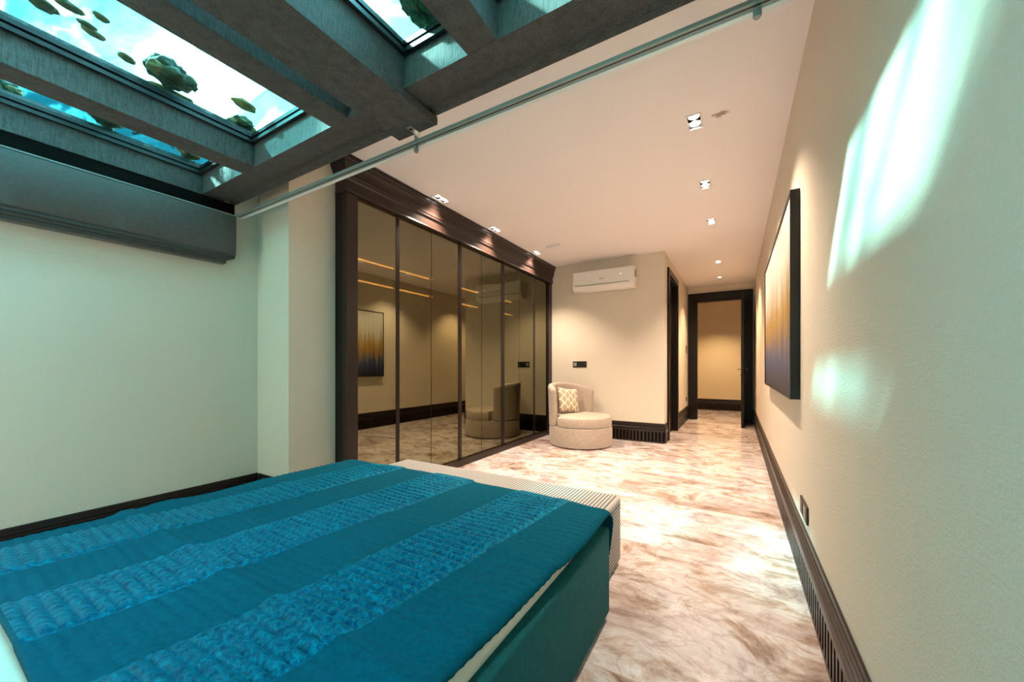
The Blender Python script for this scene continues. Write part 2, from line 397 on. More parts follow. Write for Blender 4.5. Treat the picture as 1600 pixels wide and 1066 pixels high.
struct('wall_back', box(XL, XR, YN-0.12, YN, 0, ZB-0.003), M_WALL)
struct('wall_pier', box(XL, XP, YP, 2.046, 0, ZC-0.001), M_WALL)
struct('wall_far', box(XL, XC, YB, YB+0.12, 0, ZC-0.001), M_WALL)
SD0, SD1, SDH = 6.62, 7.60, 2.70            # side door opening
bm = bmesh.new()
bx(bm, XC-0.12, XC, YB+0.121, SD0, 0, ZC-0.001); bx(bm, XC-0.12, XC, SD1, YE-0.001, 0, ZC-0.001); bx(bm, XC-0.12, XC, SD0, SD1, SDH, ZC-0.001)
struct('wall_corridor', bm, M_WALL)
ED0, ED1, EDH = -0.774, 0.15, 2.665          # end door opening
bm = bmesh.new()
bx(bm, -2.6, ED0, YE, YE+0.12, 0, ZC-0.001); bx(bm, ED1, XR-0.001, YE, YE+0.12, 0, ZC-0.001); bx(bm, ED0, ED1, YE, YE+0.12, EDH, ZC-0.001)
struct('wall_end', bm, M_WALL)
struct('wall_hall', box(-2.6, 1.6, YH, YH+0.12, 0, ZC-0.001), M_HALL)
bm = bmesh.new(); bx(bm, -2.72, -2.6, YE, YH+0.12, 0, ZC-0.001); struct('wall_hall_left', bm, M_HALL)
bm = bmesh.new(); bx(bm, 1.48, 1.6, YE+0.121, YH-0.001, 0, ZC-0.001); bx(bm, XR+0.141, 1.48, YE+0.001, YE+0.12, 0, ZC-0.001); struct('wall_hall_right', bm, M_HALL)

# baseboards: fluted lower field under a stack of mouldings
def baseboard(name, p0, d, L, nrm, m0=0, m1=0):
    """p0 start on the wall line, d direction, nrm out of the wall"""
    bm = bmesh.new()
    def P(s, t, z): return (p0[0]+d[0]*s+nrm[0]*t, p0[1]+d[1]*s+nrm[1]*t, z)
    def bar(s0, s1, t0, t1, z0, z1, mi=0):
        v = [bm.verts.new(P(*q)) for q in ((s0,t0,z0),(s1,t0,z0),(s1,t1,z0),(s0,t1,z0),(s0,t0,z1),(s1,t0,z1),(s1,t1,z1),(s0,t1,z1))]
        for f in ((0,3,2,1),(4,5,6,7),(0,1,5,4),(1,2,6,5),(2,3,7,6),(3,0,4,7)): bm.faces.new([v[i] for i in f]).material_index = mi
    bar(m0*0, L, 0, 0.010, 0, 0.20, 1)
    bar(0, L, 0.0102, TB, 0, 0.018); bar(0, L, 0.0102, TB, 0.168, 0.195)
    per = 0.055; k = 0
    while k*per+0.026 < L:
        bar(k*per, k*per+0.026, 0.0102, TB-0.0005, 0.0182, 0.1678); k += 1
    prof = [(0, 0.1955), (TB, 0.1955), (TB+0.001, 0.206), (0.013, 0.208), (0.012, 0.214), (0.026, 0.219), (0.028, 0.227), (0.024, 0.235), (0.013, 0.238), (0.012, 0.244), (0.021, 0.248), (0.022, 0.255), (0.011, 0.258), (0.010, 0.264), (0.016, 0.268), (0.016, 0.273), (0.009, 0.2755), (0.009, 0.302), (0.007, HB), (0, HB)]
    A = [bm.verts.new(P(-m0*t, t, z)) for t, z in prof]; B = [bm.verts.new(P(L+m1*t, t, z)) for t, z in prof]; n = len(prof)
    for i in range(n): bm.faces.new((A[i], A[(i+1) % n], B[(i+1) % n], B[i]))
    bm.faces.new(A[::-1]); bm.faces.new(B)
    return struct(name, bm, [M_WOODM, M_SLOT_SHADE])
baseboard('baseboard_right', (XR-0.0005, YN), (0, 1), YE-0.03-YN, (-1, 0))
baseboard('baseboard_left', (XL+0.0005, YN), (0, 1), YP-YN-0.001, (1, 0))
baseboard('baseboard_pier', (XP+0.0005, YP), (0, 1), 0.39, (1, 0), m0=1)
baseboard('baseboard_pier_front', (XL+0.03, YP-0.0005), (1, 0), XP-XL-0.03, (0, -1), m1=1)
baseboard('baseboard_far', (-2.82, YB-0.0005), (1, 0), XC+2.82, (0, -1), m1=1)
baseboard('baseboard_corridor', (XC+0.0005, YB), (0, 1), 0.22, (1, 0), m0=1)
baseboard('baseboard_corridor_end', (XC+0.0005, 7.75), (0, 1), YE-0.05-7.75, (1, 0))
baseboard('baseboard_hall', (-2.59, YH-0.0005), (1, 0), 4.0, (0, -1))

# ------------------------------------------------------------------ glass roof: beams, panes, water
beam_group = 'textured brown beams of the glass roof'
YJ = 1.254
def joist(x0, x1, label, zb=2.49):
    o = obj('ceiling_beam', box(x0, x1, YN+0.001, YJ-0.001, zb, ZB), M_BEAM, bevel=0.004)
    return tag(o, label, 'beam', beam_group)
joist(-2.842, -2.684, 'narrow brown roof beam nearest the grey window blind, with pools of glass both sides')
joist(-1.882, -1.733, 'narrow brown roof beam just left of the wide main beam')
joist(-0.959, -0.811, 'narrow brown roof beam right of the wide main beam beside the green rock')
bm = bmesh.new()
prism(bm, [(YN+0.001, 2.445), (1.482, 2.445), (1.482, 2.486), (YJ-0.001, 2.486), (YJ-0.001, ZB), (YN+0.001, ZB)], 'x', -1.601, -1.323)
tag(obj('ceiling_beam', bm, M_BEAM, bevel=0.004), 'wide main roof beam whose lower end carries the curtain track bracket', 'beam', beam_group)
t = obj('ceiling_beam', box(XL+0.001, -3.442, YN+0.001, YJ-0.001, 2.49, ZB), M_BEAM, bevel=0.003)
tag(t, 'edge beam of the glass roof along the left wall above the blind', 'beam', beam_group)
obj('shade_strip', box(XL+0.001, -3.448, YN+0.001, 1.47, 2.37, 2.4895), M_SLOT_SHADE, t)  # dark strip painted in for the shade between beam and blind
tag(obj('ceiling_beam', box(-0.21, XR-0.001, YN+0.001, YJ-0.001, 2.49, ZB), M_BEAM, bevel=0.004), 'edge beam of the glass roof along the right wall', 'beam', beam_group)
prof = [(YJ, 2.49), (1.375, 2.49), (1.395, 2.494), (1.412, 2.502), (1.425, 2.506), (1.440, 2.503), (1.452, 2.497), (1.462, 2.494), (1.48, 2.494), (1.48, ZB), (YJ, ZB)]
bm = bmesh.new(); prism(bm, prof, 'x', XL+0.001, XR-0.001)
tag(obj('ceiling_beam', bm, M_BEAM, smooth=30), 'long cross beam closing the glass roof, in front of the plain ceiling', 'beam', beam_group)
struct('trim_1', box(XL+0.001, XR-0.001, 1.4395, 1.4785, ZB+0.001, ZC+0.19), M_CEIL)

cells = [(-3.442, -2.842), (-2.684, -1.882), (-1.733, -1.601), (-1.323, -0.959), (-0.811, -0.21)]
where = ['beside the left wall', 'with the scattered pebbles', 'narrow slit left of the main beam', 'with the green rock', 'beside the right wall']
for i, ((a, b), wh) in enumerate(zip(cells, where)):
    y0, y1 = YN+0.001, YJ-0.001
    bm = bmesh.new()
    for z0, z1, w in ((2.632, 2.652, 0.022), (2.652, 2.664, 0.010), (2.664, ZG-0.0005, 0.024)):
        e = 0.0005
        bx(bm, a+e, a+w, y0, y1, z0, z1); bx(bm, b-w, b-e, y0, y1, z0, z1)
        bx(bm, a+w, b-w, y0, y0+w, z0, z1); bx(bm, a+w, b-w, y1-w, y1, z0, z1)
    fr = struct('window_%d' % (i+1), bm, M_FRAME, label='black framed roof glass %s' % wh, cat='window')
    obj('glass_pane', box(a+0.001, b-0.001, y0, y1, ZG, ZG+0.025), M_GLASS, fr)
# pool above the roof
PX0, PX1, PY0, PY1, ZW = -5.3, 1.1, -2.4, 2.15, 3.24
bm = bmesh.new()
bx(bm, PX0-0.15, PX0, PY0, PY1, 2.6, 4.0); bx(bm, PX0, XL-0.125, PY0, PY1, 2.6, ZB-0.002); bx(bm, XR+0.145, PX1, PY0, PY1, 2.6, ZB-0.002)
bx(bm, PX1, PX1+0.15, PY0, PY1, 2.6, 3.3); bx(bm, XL-0.125, XR+0.145, PY0, YN-0.125, 2.6, ZB-0.002)
bx(bm, PX0, PX1, PY0-0.15, PY0, 2.6, 3.5); bx(bm, PX0, XL-0.125, PY1, PY1+0.12, 2.6, 3.28); bx(bm, XR+0.145, PX1, PY1, PY1+0.12, 2.6, 3.28)
pool = struct('pool_basin', bm, M_POOL, label='turquoise pool basin around the glass roof, seen through the panes', cat='pool')
struct('wall_shade', box(-12, 6, PY0-0.40, PY0-0.155, 2.6, 5.93), M_HALL, label='added unseen wall behind the pool, shading its near half', cat='wall')  # wall added out of view to keep sun off the pool's near half
obj('pool_edge', box(-3.594, XR+0.144, PY1, PY1+0.12, ZC+0.202, 3.28), M_POOLF, pool)
bm = bmesh.new(); NX, NY = 64, 40; g = []
for j in range(NY+1):
    row = []
    for i in range(NX+1):
        x = PX0+0.002+(PX1-PX0-0.004)*i/NX; y = PY0+0.002+(PY1-PY0-0.004)*j/NY
        row.append(bm.verts.new((x, y, ZW+0.02*noise.noise((x*2.1, y*2.1, 3.0)))))
    g.append(row)
for j in range(NY):
    for i in range(NX): bm.faces.new((g[j][i], g[j][i+1], g[j+1][i+1], g[j+1][i]))
o = obj('pool_water', bm, M_WATER, smooth=True); o['kind'] = 'stuff'; tag(o, 'rippled pool water lying over the glass roof panes', 'water')

# pebbles, rocks and plants lying on the glass
def blob(rx, ry, rz, seed, rough=0.25, sub=3):
    bm = bmesh.new(); bmesh.ops.create_icosphere(bm, subdivisions=sub, radius=1)
    for v in bm.verts:
        k = 1+rough*noise.noise(v.co*1.6+Vector((seed*3.1, seed, 0)))+rough*0.5*noise.noise(v.co*4+Vector((seed, 0, seed)))
        v.co = Vector((v.co.x*rx*k, v.co.y*ry*k, v.co.z*rz*k))
    zmin = min(v.co.z for v in bm.verts)
    for v in bm.verts: v.co.z -= zmin
    return bm
def stone(name, u, v, rx, ry, rz, m, label, cat, group=None, rot=0.0, rough=0.25, sub=3, seed=None, dz=0.0):
    p = onz(ZG+0.025+rz*0.6, u, v); bm = blob(rx, ry, rz, seed or (u*0.37+v), rough, sub)
    R = Matrix.Rotation(rot, 3, 'Z')
    for q in bm.verts: q.co = R @ q.co + Vector((p.x, p.y, ZG+0.0258+dz))
    return tag(obj(name, bm, m, origin=(p.x, p.y, ZG+0.0258+dz), smooth=60), label, cat, group)
pg = 'pebbles lying on the roof glass'
stone('pebble', 63, 8, 0.035, 0.055, 0.016, M_PEB, 'largest olive pebble on the roof glass, cut by the top of the photo', 'pebble', pg, 0.3)
stone('pebble', 107, 12, 0.024, 0.05, 0.014, M_PEB, 'dark tipped olive pebble second from the left on the roof glass', 'pebble', pg, 0.2)
stone('pebble', 158, 29, 0.02, 0.03, 0.01, M_PEB2, 'small brown pebble by itself at the edge of the white glare', 'pebble', pg, 0.4)
stone('pebble', 136, 40, 0.016, 0.032, 0.009, M_PEB, 'slim dark pebble just above the pale rimmed pebble', 'pebble', pg, 0.1)
stone('pebble', 146, 54, 0.022, 0.042, 0.012, M_PEB2, 'pale rimmed tan pebble below the slim dark one', 'pebble', pg, 0.25)
stone('pebble', 198, 93, 0.026, 0.034, 0.012, M_PEB2, 'small tan pebble left of the big mossy rock', 'pebble', pg, 0.5)
stone('pebble', 382, 180, 0.045, 0.065, 0.018, M_GOLD, 'golden brown flat pebble leaning by the far corner of the glass', 'pebble', pg, 0.2, dz=0.055)
def rock(u, v, n, R, m, label, seed, flat=0.55, group='rocks lying on the roof glass'):
    p = onz(ZG+0.06, u, v); root = tag(obj('rock', blob(R*0.8, R*0.95, R*flat, seed, 0.45, 4), m, smooth=60), label, 'rock', group)
    root.location = (p.x, p.y, ZG+0.0258); rr = random.Random(seed)
    for k in range(n):
        a = rr.random()*2*PI; q = R*(0.55+0.3*rr.random()); s = R*(0.32+0.2*rr.random())
        bm = blob(s, s*1.1, s*0.7, seed+k*5, 0.35, 3)
        for w in bm.verts: w.co += Vector((p.x+q*math.cos(a), p.y+q*math.sin(a), ZG+0.0262+rr.random()*0.01))
        obj('lobe', bm, m if k % 3 else M_PEB2, root, smooth=60)
rock(262, 120, 7, 0.095, M_ROCK, 'big lumpy mossy rock in the middle of the bright pane', 3, 0.55)
rock(380, 195, 4, 0.06, M_PEB, 'cluster of olive stones under the golden pebble', 8)
rock(672, 12, 5, 0.10, M_MOSS, 'large bright green rock beside the wide main beam', 5, 0.5)
rock(168, 190, 3, 0.08, M_ROCK, 'mossy rock seen in the narrow turquoise pane by the blind', 9)
rock(295, 238, 3, 0.07, M_PEB2, 'tan rock at the far end of the narrow turquoise pane', 12)
rock(2, 138, 2, 0.07, M_ROCK, 'mossy rock cut by the left edge of the photo', 14)
stone('stone', 150, 164, 0.04, 0.11, 0.02, M_GOLD, 'flat golden stone in the narrow turquoise pane', 'stone', None, -0.3)
stone('stone', 258, 147, 0.05, 0.12, 0.02, M_GOLD, 'flat golden stone under the big mossy rock', 'stone', None, -0.2)
bm = bmesh.new(); rr = random.Random(4)
pa, pb = onz(ZG+0.10, 208, 196), onz(ZG+0.10, 272, 222)
spine = []
for k in range(9):
    q = pa.lerp(pb, k/8); q.z = ZG+0.045+0.06*math.sin(PI*k/8)+0.01*rr.random(); spine.append(q)
tube(bm, spine, 0.010, 7, 0.6)
for k in range(34):
    q = pa.lerp(pb, 0.1+0.9*k/34); q.z = ZG+0.08
    d = Vector((rr.uniform(-0.04, 0.10), rr.uniform(-0.05, 0.05), rr.uniform(0.06, 0.16)))
    tube(bm, [q, q+d*0.5+Vector((0, 0, 0.02)), q+d], 0.006, 5, 0.25)
o = obj('water_plant', bm, M_PLANT, origin=(pa.x, pa.y, ZG+0.0258), smooth=50); tag(o, 'dark spiky plant over the narrow turquoise pane', 'plant')

# ------------------------------------------------------------------ wardrobe
XDR, XST = -2.89, -2.85                      # mirror plane, stile plane
Z0, Z1 = 0.064, 2.684
wd = thing('wardrobe', 'tall dark wood wardrobe with bronze mirror doors along the left wall', 'wardrobe', (-3.2, 4.15, 0))
bm = bmesh.new()
bx(bm, XL+0.002, XL+0.02, 2.05, YB-0.002, 0.02, 2.98); bx(bm, XL+0.02, XST-0.002, 2.05, 2.072, 0.0, 2.98); bx(bm, XL+0.02, XST-0.06, YB-0.02, YB-0.002, 0.0, 2.98)
bx(bm, XL+0.02, XDR-0.03, 2.072, YB-0.02, Z0-0.03, Z0-0.002); bx(bm, XL+0.02, XDR-0.03, 2.072, YB-0.02, 2.70, 2.72)
for y in (3.632, 4.615, 5.603): bx(bm, XL+0.02, XDR-0.03, y-0.009, y+0.009, Z0, 2.70)
obj('carcass', bm, M_WOOD, wd)
obj('stile', box(XST-0.05, XST, 2.049, 2.163, 0.0, Z1+0.006), M_WOODM, wd, bevel=0.003)
obj('stile', box(XST-0.05, XST-0.012, 6.112, YB-0.002, 0.0, Z1+0.006), M_WOODM, wd, bevel=0.003)
obj('plinth', box(XST-0.05, -2.83, 2.164, YB-TB-0.003, 0.0, Z0-0.003), M_WOODM, wd, bevel=0.003)
# cornice: frieze, bead and stepped crown, returned at the near end
cp = [(-0.05, 2.692), (0.006, 2.692), (0.010, 2.700), (0.006, 2.712), (0.002, 2.716), (0.002, 2.792), (0.010, 2.800), (0.018, 2.806), (0.018, 2.822), (0.024, 2.830), (0.026, 2.860), (0.036, 2.895), (0.050, 2.925), (0.052, 2.945), (0.060, 2.950), (0.060, 2.988), (-0.05, 2.988)]
bm = bmesh.new()
R0 = [bm.verts.new((XP+0.002, 2.049-t if t > -0.04 else 2.049+0.05, z)) for t, z in cp]
R1 = [bm.verts.new((XST+t, 2.049-t if t > -0.04 else 2.049+0.05, z)) for t, z in cp]
R2 = [bm.verts.new((XST+t, YB-0.003, z)) for t, z in cp]; n_ = len(cp)
for A, B in ((R0, R1), (R1, R2)):
    for i in range(n_): bm.faces.new((A[i], A[(i+1) % n_], B[(i+1) % n_], B[i]))
bm.faces.new(R0); bm.faces.new(R2)
obj('cornice', bm, M_WOODM, wd)
edges = [2.167, 2.630, 2.672, 3.133, 3.600, 3.664, 4.090, 4.571, 4.659, 5.110, 5.574, 5.632, 6.108]
doors = [(2.167, 2.630), (2.672, 3.1315), (3.1345, 3.600), (3.664, 4.0885), (4.0915, 4.571), (4.659, 5.1085), (5.1115, 5.574), (5.632, 6.108)]
for a, b in doors:
    bm = box(XDR-0.02, XDR, a+0.001, b-0.001, Z0, Z1)
    d = obj('door', bm, [M_MIRROR], wd)
    obj('edge_strip', box(XDR-0.022, XDR+0.0015, b-0.004, b-0.001, Z0, Z1), M_STEEL, d)
for a, b in ((2.630, 2.672), (3.600, 3.664), (4.571, 4.659), (5.574, 5.632)):
    w = min(b-a, 0.045); m_ = (a+b)/2
    obj('mullion', box(XDR-0.03, XDR+0.004, a+0.0005, b-0.0005, Z0, Z1), M_WOOD, wd)
for z in (2.29, 2.07):
    for a, b in ((2.10, 3.60), (3.66, 4.58), (4.65, 5.57), (5.63, 6.20)):
        obj('light_strip', box(-3.32, -3.30, a, b, z, z+0.012), M_LED, wd)

# ------------------------------------------------------------------ doors
def casing_y(bm, x_face, y0, y1, z1, w, t, out=1):
    """architrave in a wall of constant x"""
    for yy0, yy1 in ((y0-w, y0), (y1, y1+w)): bx(bm, x_face, x_face+t*out, yy0, yy1, 0, z1+w)
    bx(bm, x_face, x_face+t*out, y0, y1, z1, z1+w)
bm = bmesh.new(); casing_y(bm, XC+0.0005, SD0, SD1, SDH, 0.10, 0.030)
for yy0, yy1 in ((SD0+0.0005, SD0+0.022), (SD1-0.022, SD1-0.0005)): bx(bm, XC-0.119, XC, yy0, yy1, 0, SDH)
bx(bm, XC-0.119, XC, SD0+0.022, SD1-0.022, SDH-0.022, SDH-0.0005)
d2 = struct('door_2', bm, M_WOOD, label='dark wood side door frame in the corridor wall past the corner', cat='door')
lf = obj('door_leaf', box(XC-0.115, XC-0.072, SD0+0.024, SD1-0.024, 0.006, SDH-0.026), M_WOOD, d2)
bm = bmesh.new(); bx(bm, XC-0.0715, XC-0.064, SD1-0.10, SD1-0.075, 0.95, 1.17); tube(bm, [(XC-0.065, SD1-0.088, 1.08), (XC-0.02, SD1-0.088, 1.08), (XC-0.02, SD1-0.21, 1.08)], 0.009, 8)
obj('handle', bm, M_STEEL, lf)

bm = bmesh.new(); f = YE-0.0005; t_ = 0.035
bx(bm, ED0-0.165, ED0, f-t_, f, 0, EDH+0.175); bx(bm, ED1, XR-0.024, f-t_, f, 0, EDH+0.175); bx(bm, ED0, ED1, f-t_, f, EDH, EDH+0.175)
bx(bm, ED0-0.13, ED0-0.03, f-t_-0.008, f-t_, 0, EDH+0.14); bx(bm, ED0-0.03, ED1+0.03, f-t_-0.008, f-t_, EDH+0.03, EDH+0.14)
bx(bm, ED0+0.0005, ED0+0.02, YE, YE+0.119, 0, EDH-0.0005); bx(bm, ED1-0.02, ED1-0.0005, YE, YE+0.119, 0, EDH-0.0005); bx(bm, ED0+0.02, ED1-0.02, YE, YE+0.119, EDH-0.02, EDH-0.0005)
d1 = struct('door_1', bm, M_WOOD, label='tall dark wood doorway standing open at the end of the corridor', cat='door')
hinge = Vector((ED1-0.022, YE-0.055, 0)); ang = math.atan2(8.585-hinge.y, 0.085-hinge.x)
def rotbox(x0, x1, y0, y1, z0, z1):
    bm = bmesh.new(); bx(bm, x0, x1, y0, y1, z0, z1); R = Matrix.Rotation(ang, 3, 'Z')
    for v in bm.verts: v.co = R @ v.co + hinge
    return bm
bm = rotbox(0.0, 0.88, 0.0, 0.045, 0.008, EDH-0.03)
lf = obj('door_leaf', bm, M_WOOD, d1, bevel=0.003)
for z0, z1 in ((0.18, 1.0), (1.25, 2.45)):
    obj('panel', rotbox(0.14, 0.74, 0.0455, 0.052, z0, z1), M_WOODM, lf); obj('panel', rotbox(0.14, 0.74, -0.007, -0.0005, z0, z1), M_WOODM, lf)
bm = bmesh.new(); R = Matrix.Rotation(ang, 3, 'Z')
for sg, off in ((1, 0.0455), (-1, -0.0005)):
    pts = [(0.82, off, 1.14), (0.82, off+sg*0.055, 1.14), (0.70, off+sg*0.055, 1.14)]
    tube(bm, [R @ Vector(p)+hinge for p in pts], 0.010, 8)
    tube(bm, [R @ Vector(p)+hinge for p in ((0.82, off, 1.03), (0.82, off+sg*0.008, 1.03))], 0.026, 16)
obj('handle', bm, M_STEEL, lf, smooth=40)

# ------------------------------------------------------------------ spotlights in the ceiling
def downlight(x, y, label, double=True, power=SPOT_W, color=WARM):
    w, h = (0.098, 0.19) if double else (0.11, 0.11)
    r = thing('ceiling_spotlight', label, 'spotlight', (x, y, ZC), 'recessed ceiling spotlights')
    bm = bmesh.new(); a, b = w/2, h/2
    z0, z1 = ZC-0.004, ZC-0.0003
    bx(bm, x-a-0.006, x-a+0.007, y-b-0.006, y+b+0.006, z0, z1); bx(bm, x+a-0.007, x+a+0.006, y-b-0.006, y+b+0.006, z0, z1)
    bx(bm, x-a+0.007, x+a-0.007, y-b-0.006, y-b+0.007, z0, z1); bx(bm, x-a+0.007, x+a-0.007, y+b-0.007, y+b+0.006, z0, z1)
    if double: bx(bm, x-a+0.007, x+a-0.007, y-0.006, y+0.006, z0, z1)
    obj('frame', bm, M_WHITE, r)
    bm = bmesh.new()
    e = 0.0015
    bx(bm, x-a+e, x+a-e, y-b+e, y+b-e, ZC+0.11, ZC+0.125)
    for s in (-1, 1): bx(bm, x+s*(a-0.004)-0.002, x+s*(a-0.004)+0.002, y-b+e, y+b-e, ZC+0.001, ZC+0.11)
    obj('housing', bm, M_BLACK, r)
    for dy in ((-0.046, 0.046) if double else (0.0,)):
        bm = bmesh.new(); R_ = 0.036; LZ = ZC-(0.020 if not double else 0.0)
        lathe(bm, [(R_+0.004, LZ+0.100), (R_+0.005, LZ+0.020), (R_+0.001, LZ+0.014), (R_, LZ+0.022), (R_, LZ+0.098)], x, y+dy, 28)
        lp = obj('lamp', bm, M_CHROME, r, smooth=40)
        bm = bmesh.new(); lathe(bm, [(0.002, LZ+0.016), (R_*0.6, LZ+0.018), (R_-0.001, LZ+0.024), (R_-0.001, LZ+0.04)], x, y+dy, 28)
        obj('bulb', bm, M_LAMP, lp, smooth=40)
    ld = bpy.data.lights.new('spotlight_beam', 'SPOT'); ld.energy = power; ld.color = color; ld.spot_size = math.radians(108); ld.spot_blend = 0.7; ld.shadow_soft_size = 0.04
    lo = bpy.data.objects.new('spotlight_beam', ld); C.objects.link(lo); lo.parent = r; lo.location = (0, 0, -0.012)
lab = ['nearest twin spotlight beside the brown ceiling stain', 'second twin spotlight from the ceiling stain in the right row', 'third twin spotlight in the right row, level with the air conditioner',
       'small spotlight in the corridor ceiling nearer the room', ]
AMBER = (1.0, 0.70, 0.40)
for y, s in zip((3.07, 4.18, 5.28, 7.36), lab): downlight(XA, y, s, color=AMBER if y > 6 else WARM)
downlight(XA-0.02, 8.66, 'last round spotlight just before the end door', False, color=AMBER)
for y, s in zip((3.09, 4.14, 5.33), ('nearest twin spotlight above the wardrobe cornice', 'middle twin spotlight above the wardrobe cornice', 'farthest twin spotlight above the wardrobe, beside the ceiling hatch')): downlight(XB, y, s)
downlight(-0.4, 10.6, 'twin spotlight in the hall ceiling beyond the end door', power=170, color=(1.0, 0.68, 0.36))

o = obj('ceiling_hatch', box(-2.44, -2.21, 5.11, 5.34, ZC-0.032, ZC-0.0005), M_CEIL, bevel=0.004); tag(o, 'small square white hatch on the ceiling near the air conditioner', 'hatch')

# ------------------------------------------------------------------ air conditioner
ac = thing('air_conditioner', 'white split air conditioner high on the wall above the armchair', 'air conditioner', (-1.88, YB, 2.62))
AX0, AX1 = -2.385, -1.375
prof = [(YB-0.001, 2.785), (YB-0.19, 2.785), (YB-0.205, 2.775), (YB-0.215, 2.56), (YB-0.205, 2.515), (YB-0.16, 2.47), (YB-0.10, 2.455), (YB-0.001, 2.455)]
bm = bmesh.new(); prism(bm, prof, 'x', AX0, AX1); obj('body', bm, M_WHITE, ac, bevel=0.008, smooth=30)
bm = bmesh.new(); prism(bm, [(YB-0.2055, 2.770), (YB-0.211, 2.770), (YB-0.221, 2.57), (YB-0.2155, 2.57)], 'x', AX0+0.012, AX1-0.012); fp = obj('front_panel', bm, M_WHITE, ac, bevel=0.002)
bm = bmesh.new(); prism(bm, [(YB-0.215, 2.535), (YB-0.219, 2.533), (YB-0.172, 2.474), (YB-0.168, 2.477)], 'x', AX0+0.07, AX1-0.09); obj('louver', bm, M_WHITE, ac)
bm = bmesh.new(); prism(bm, [(YB-0.212, 2.548), (YB-0.2175, 2.548), (YB-0.2165, 2.540), (YB-0.211, 2.540)], 'x', AX0+0.05, AX1-0.07); obj('outlet_gap', bm, M_GREY, ac)
bm = bmesh.new()
for k in range(4):
    x = -1.925+k*0.019; prism(bm, [(x, 2.622), (x+0.013, 2.622), (x+0.021, 2.640), (x+0.008, 2.640)], 'y', YB-0.2195, YB-0.2185)
obj('logo', bm, M_GREY, fp)
obj('indicator_light', box(-1.60, -1.555, YB-0.2185, YB-0.216, 2.668, 2.676), M_DISPLAY, fp)
obj('side_vent', box(AX1, AX1+0.004, YB-0.13, YB-0.04, 2.62, 2.74), M_GREY, ac)

# ------------------------------------------------------------------ sockets and switches
def plate(name, label, cat, axis, c, w, h, n, out, group=None):
    """axis 'y': on a wall facing -y, axis 'x': wall of constant x, out = outward sign"""
    r = thing(name, label, cat, c, group)
    def B(s0, s1, d0, d1, z0, z1):
        d0, d1 = sorted((d0*out, d1*out))
        if axis == 'y': return box(c[0]+s0, c[0]+s1, c[1]+d0, c[1]+d1, c[2]+z0, c[2]+z1)
        return box(c[0]+d0, c[0]+d1, c[1]+s0, c[1]+s1, c[2]+z0, c[2]+z1)
    obj('plate', B(-w/2, w/2, 0.0005, 0.010, -h/2, h/2), M_BLACK, r, bevel=0.003)
    for k in range(n):
        s = -w/2+w*(k+0.5)/n; q = min(h, w/n)*0.36
        obj('insert', B(s-q, s+q, 0.0102, 0.0125, -q, q), M_GREY if n > 1 and k == 0 else M_FRAME, r, bevel=0.002)
        if cat == 'socket':
            for e in (-0.010, 0.010): obj('pin_hole', B(s+e-0.003, s+e+0.003, 0.0126, 0.0132, -0.003, 0.003), M_GREY, r)
    return r
plate('wall_socket', 'black triple socket plate on the wall under the air conditioner', 'socket', 'y', (-2.335, YB, 1.235), 0.25, 0.105, 3, -1)
plate('wall_socket', 'black double socket just above the baseboard of the right wall', 'socket', 'x', (XR, 2.64, 0.402), 0.24, 0.095, 2, -1)
plate('light_switch', 'black light switch on the corridor wall near the end door', 'switch', 'x', (XC, 9.20, 1.575), 0.085, 0.17, 1, 1)
plate('wall_socket', 'black socket low on the corridor wall beside the end door', 'socket', 'x', (XC, 9.20, 0.47), 0.085, 0.085, 1, 1)

# ------------------------------------------------------------------ painting
pt = thing('painting', 'abstract painting with gold streaks and dark blue base on right wall', 'painting', (XR-0.03, 4.0, 1.0))
PYA, PYB, PZA, PZB = 2.83, 5.20, 1.0, 2.27
cv = obj('canvas', box(XR-0.042, XR-0.020, PYA+0.014, PYB-0.014, PZA+0.014, PZB-0.014), M_ART, pt, origin=(XR-0.04, PYA, PZA))
bm = bmesh.new()
for a in ((PYA, PYA+0.012, PZA, PZB), (PYB-0.012, PYB, PZA, PZB), (PYA+0.012, PYB-0.012, PZA, PZA+0.012), (PYA+0.012, PYB-0.012, PZB-0.012, PZB)):
    bx(bm, XR-0.050, XR-0.001, *a)
obj('frame', bm, M_BLACK, pt)

# ------------------------------------------------------------------ armchair and cushion
CX, CY, CR = -2.075, 5.58, 0.474
ch = thing('armchair', 'round taupe tub armchair in the corner beside the mirror wardrobe', 'armchair', (CX, CY, 0))
bm = bmesh.new(); lathe(bm, [(CR-0.03, 0.012), (CR-0.004, 0.016), (CR+0.004, 0.10), (CR+0.006, 0.24), (CR, 0.292), (CR-0.02, 0.300)], CX, CY, 72); obj('base', bm, M_CHAIR, ch, smooth=50)
bm = bmesh.new(); lathe(bm, [(CR-0.05, 0.0), (CR-0.05, 0.0115)], CX, CY, 48); obj('foot_ring', bm, M_BLACK, ch)
bm = bmesh.new()
SR = CR-0.004; lathe(bm, [(SR-0.03, 0.3005), (SR-0.006, 0.306), (SR, 0.325), (SR, 0.425), (SR-0.008, 0.442), (SR-0.03, 0.452), (SR*0.7, 0.462), (SR*0.3, 0.466), (0.01, 0.467)], CX, CY, 72)
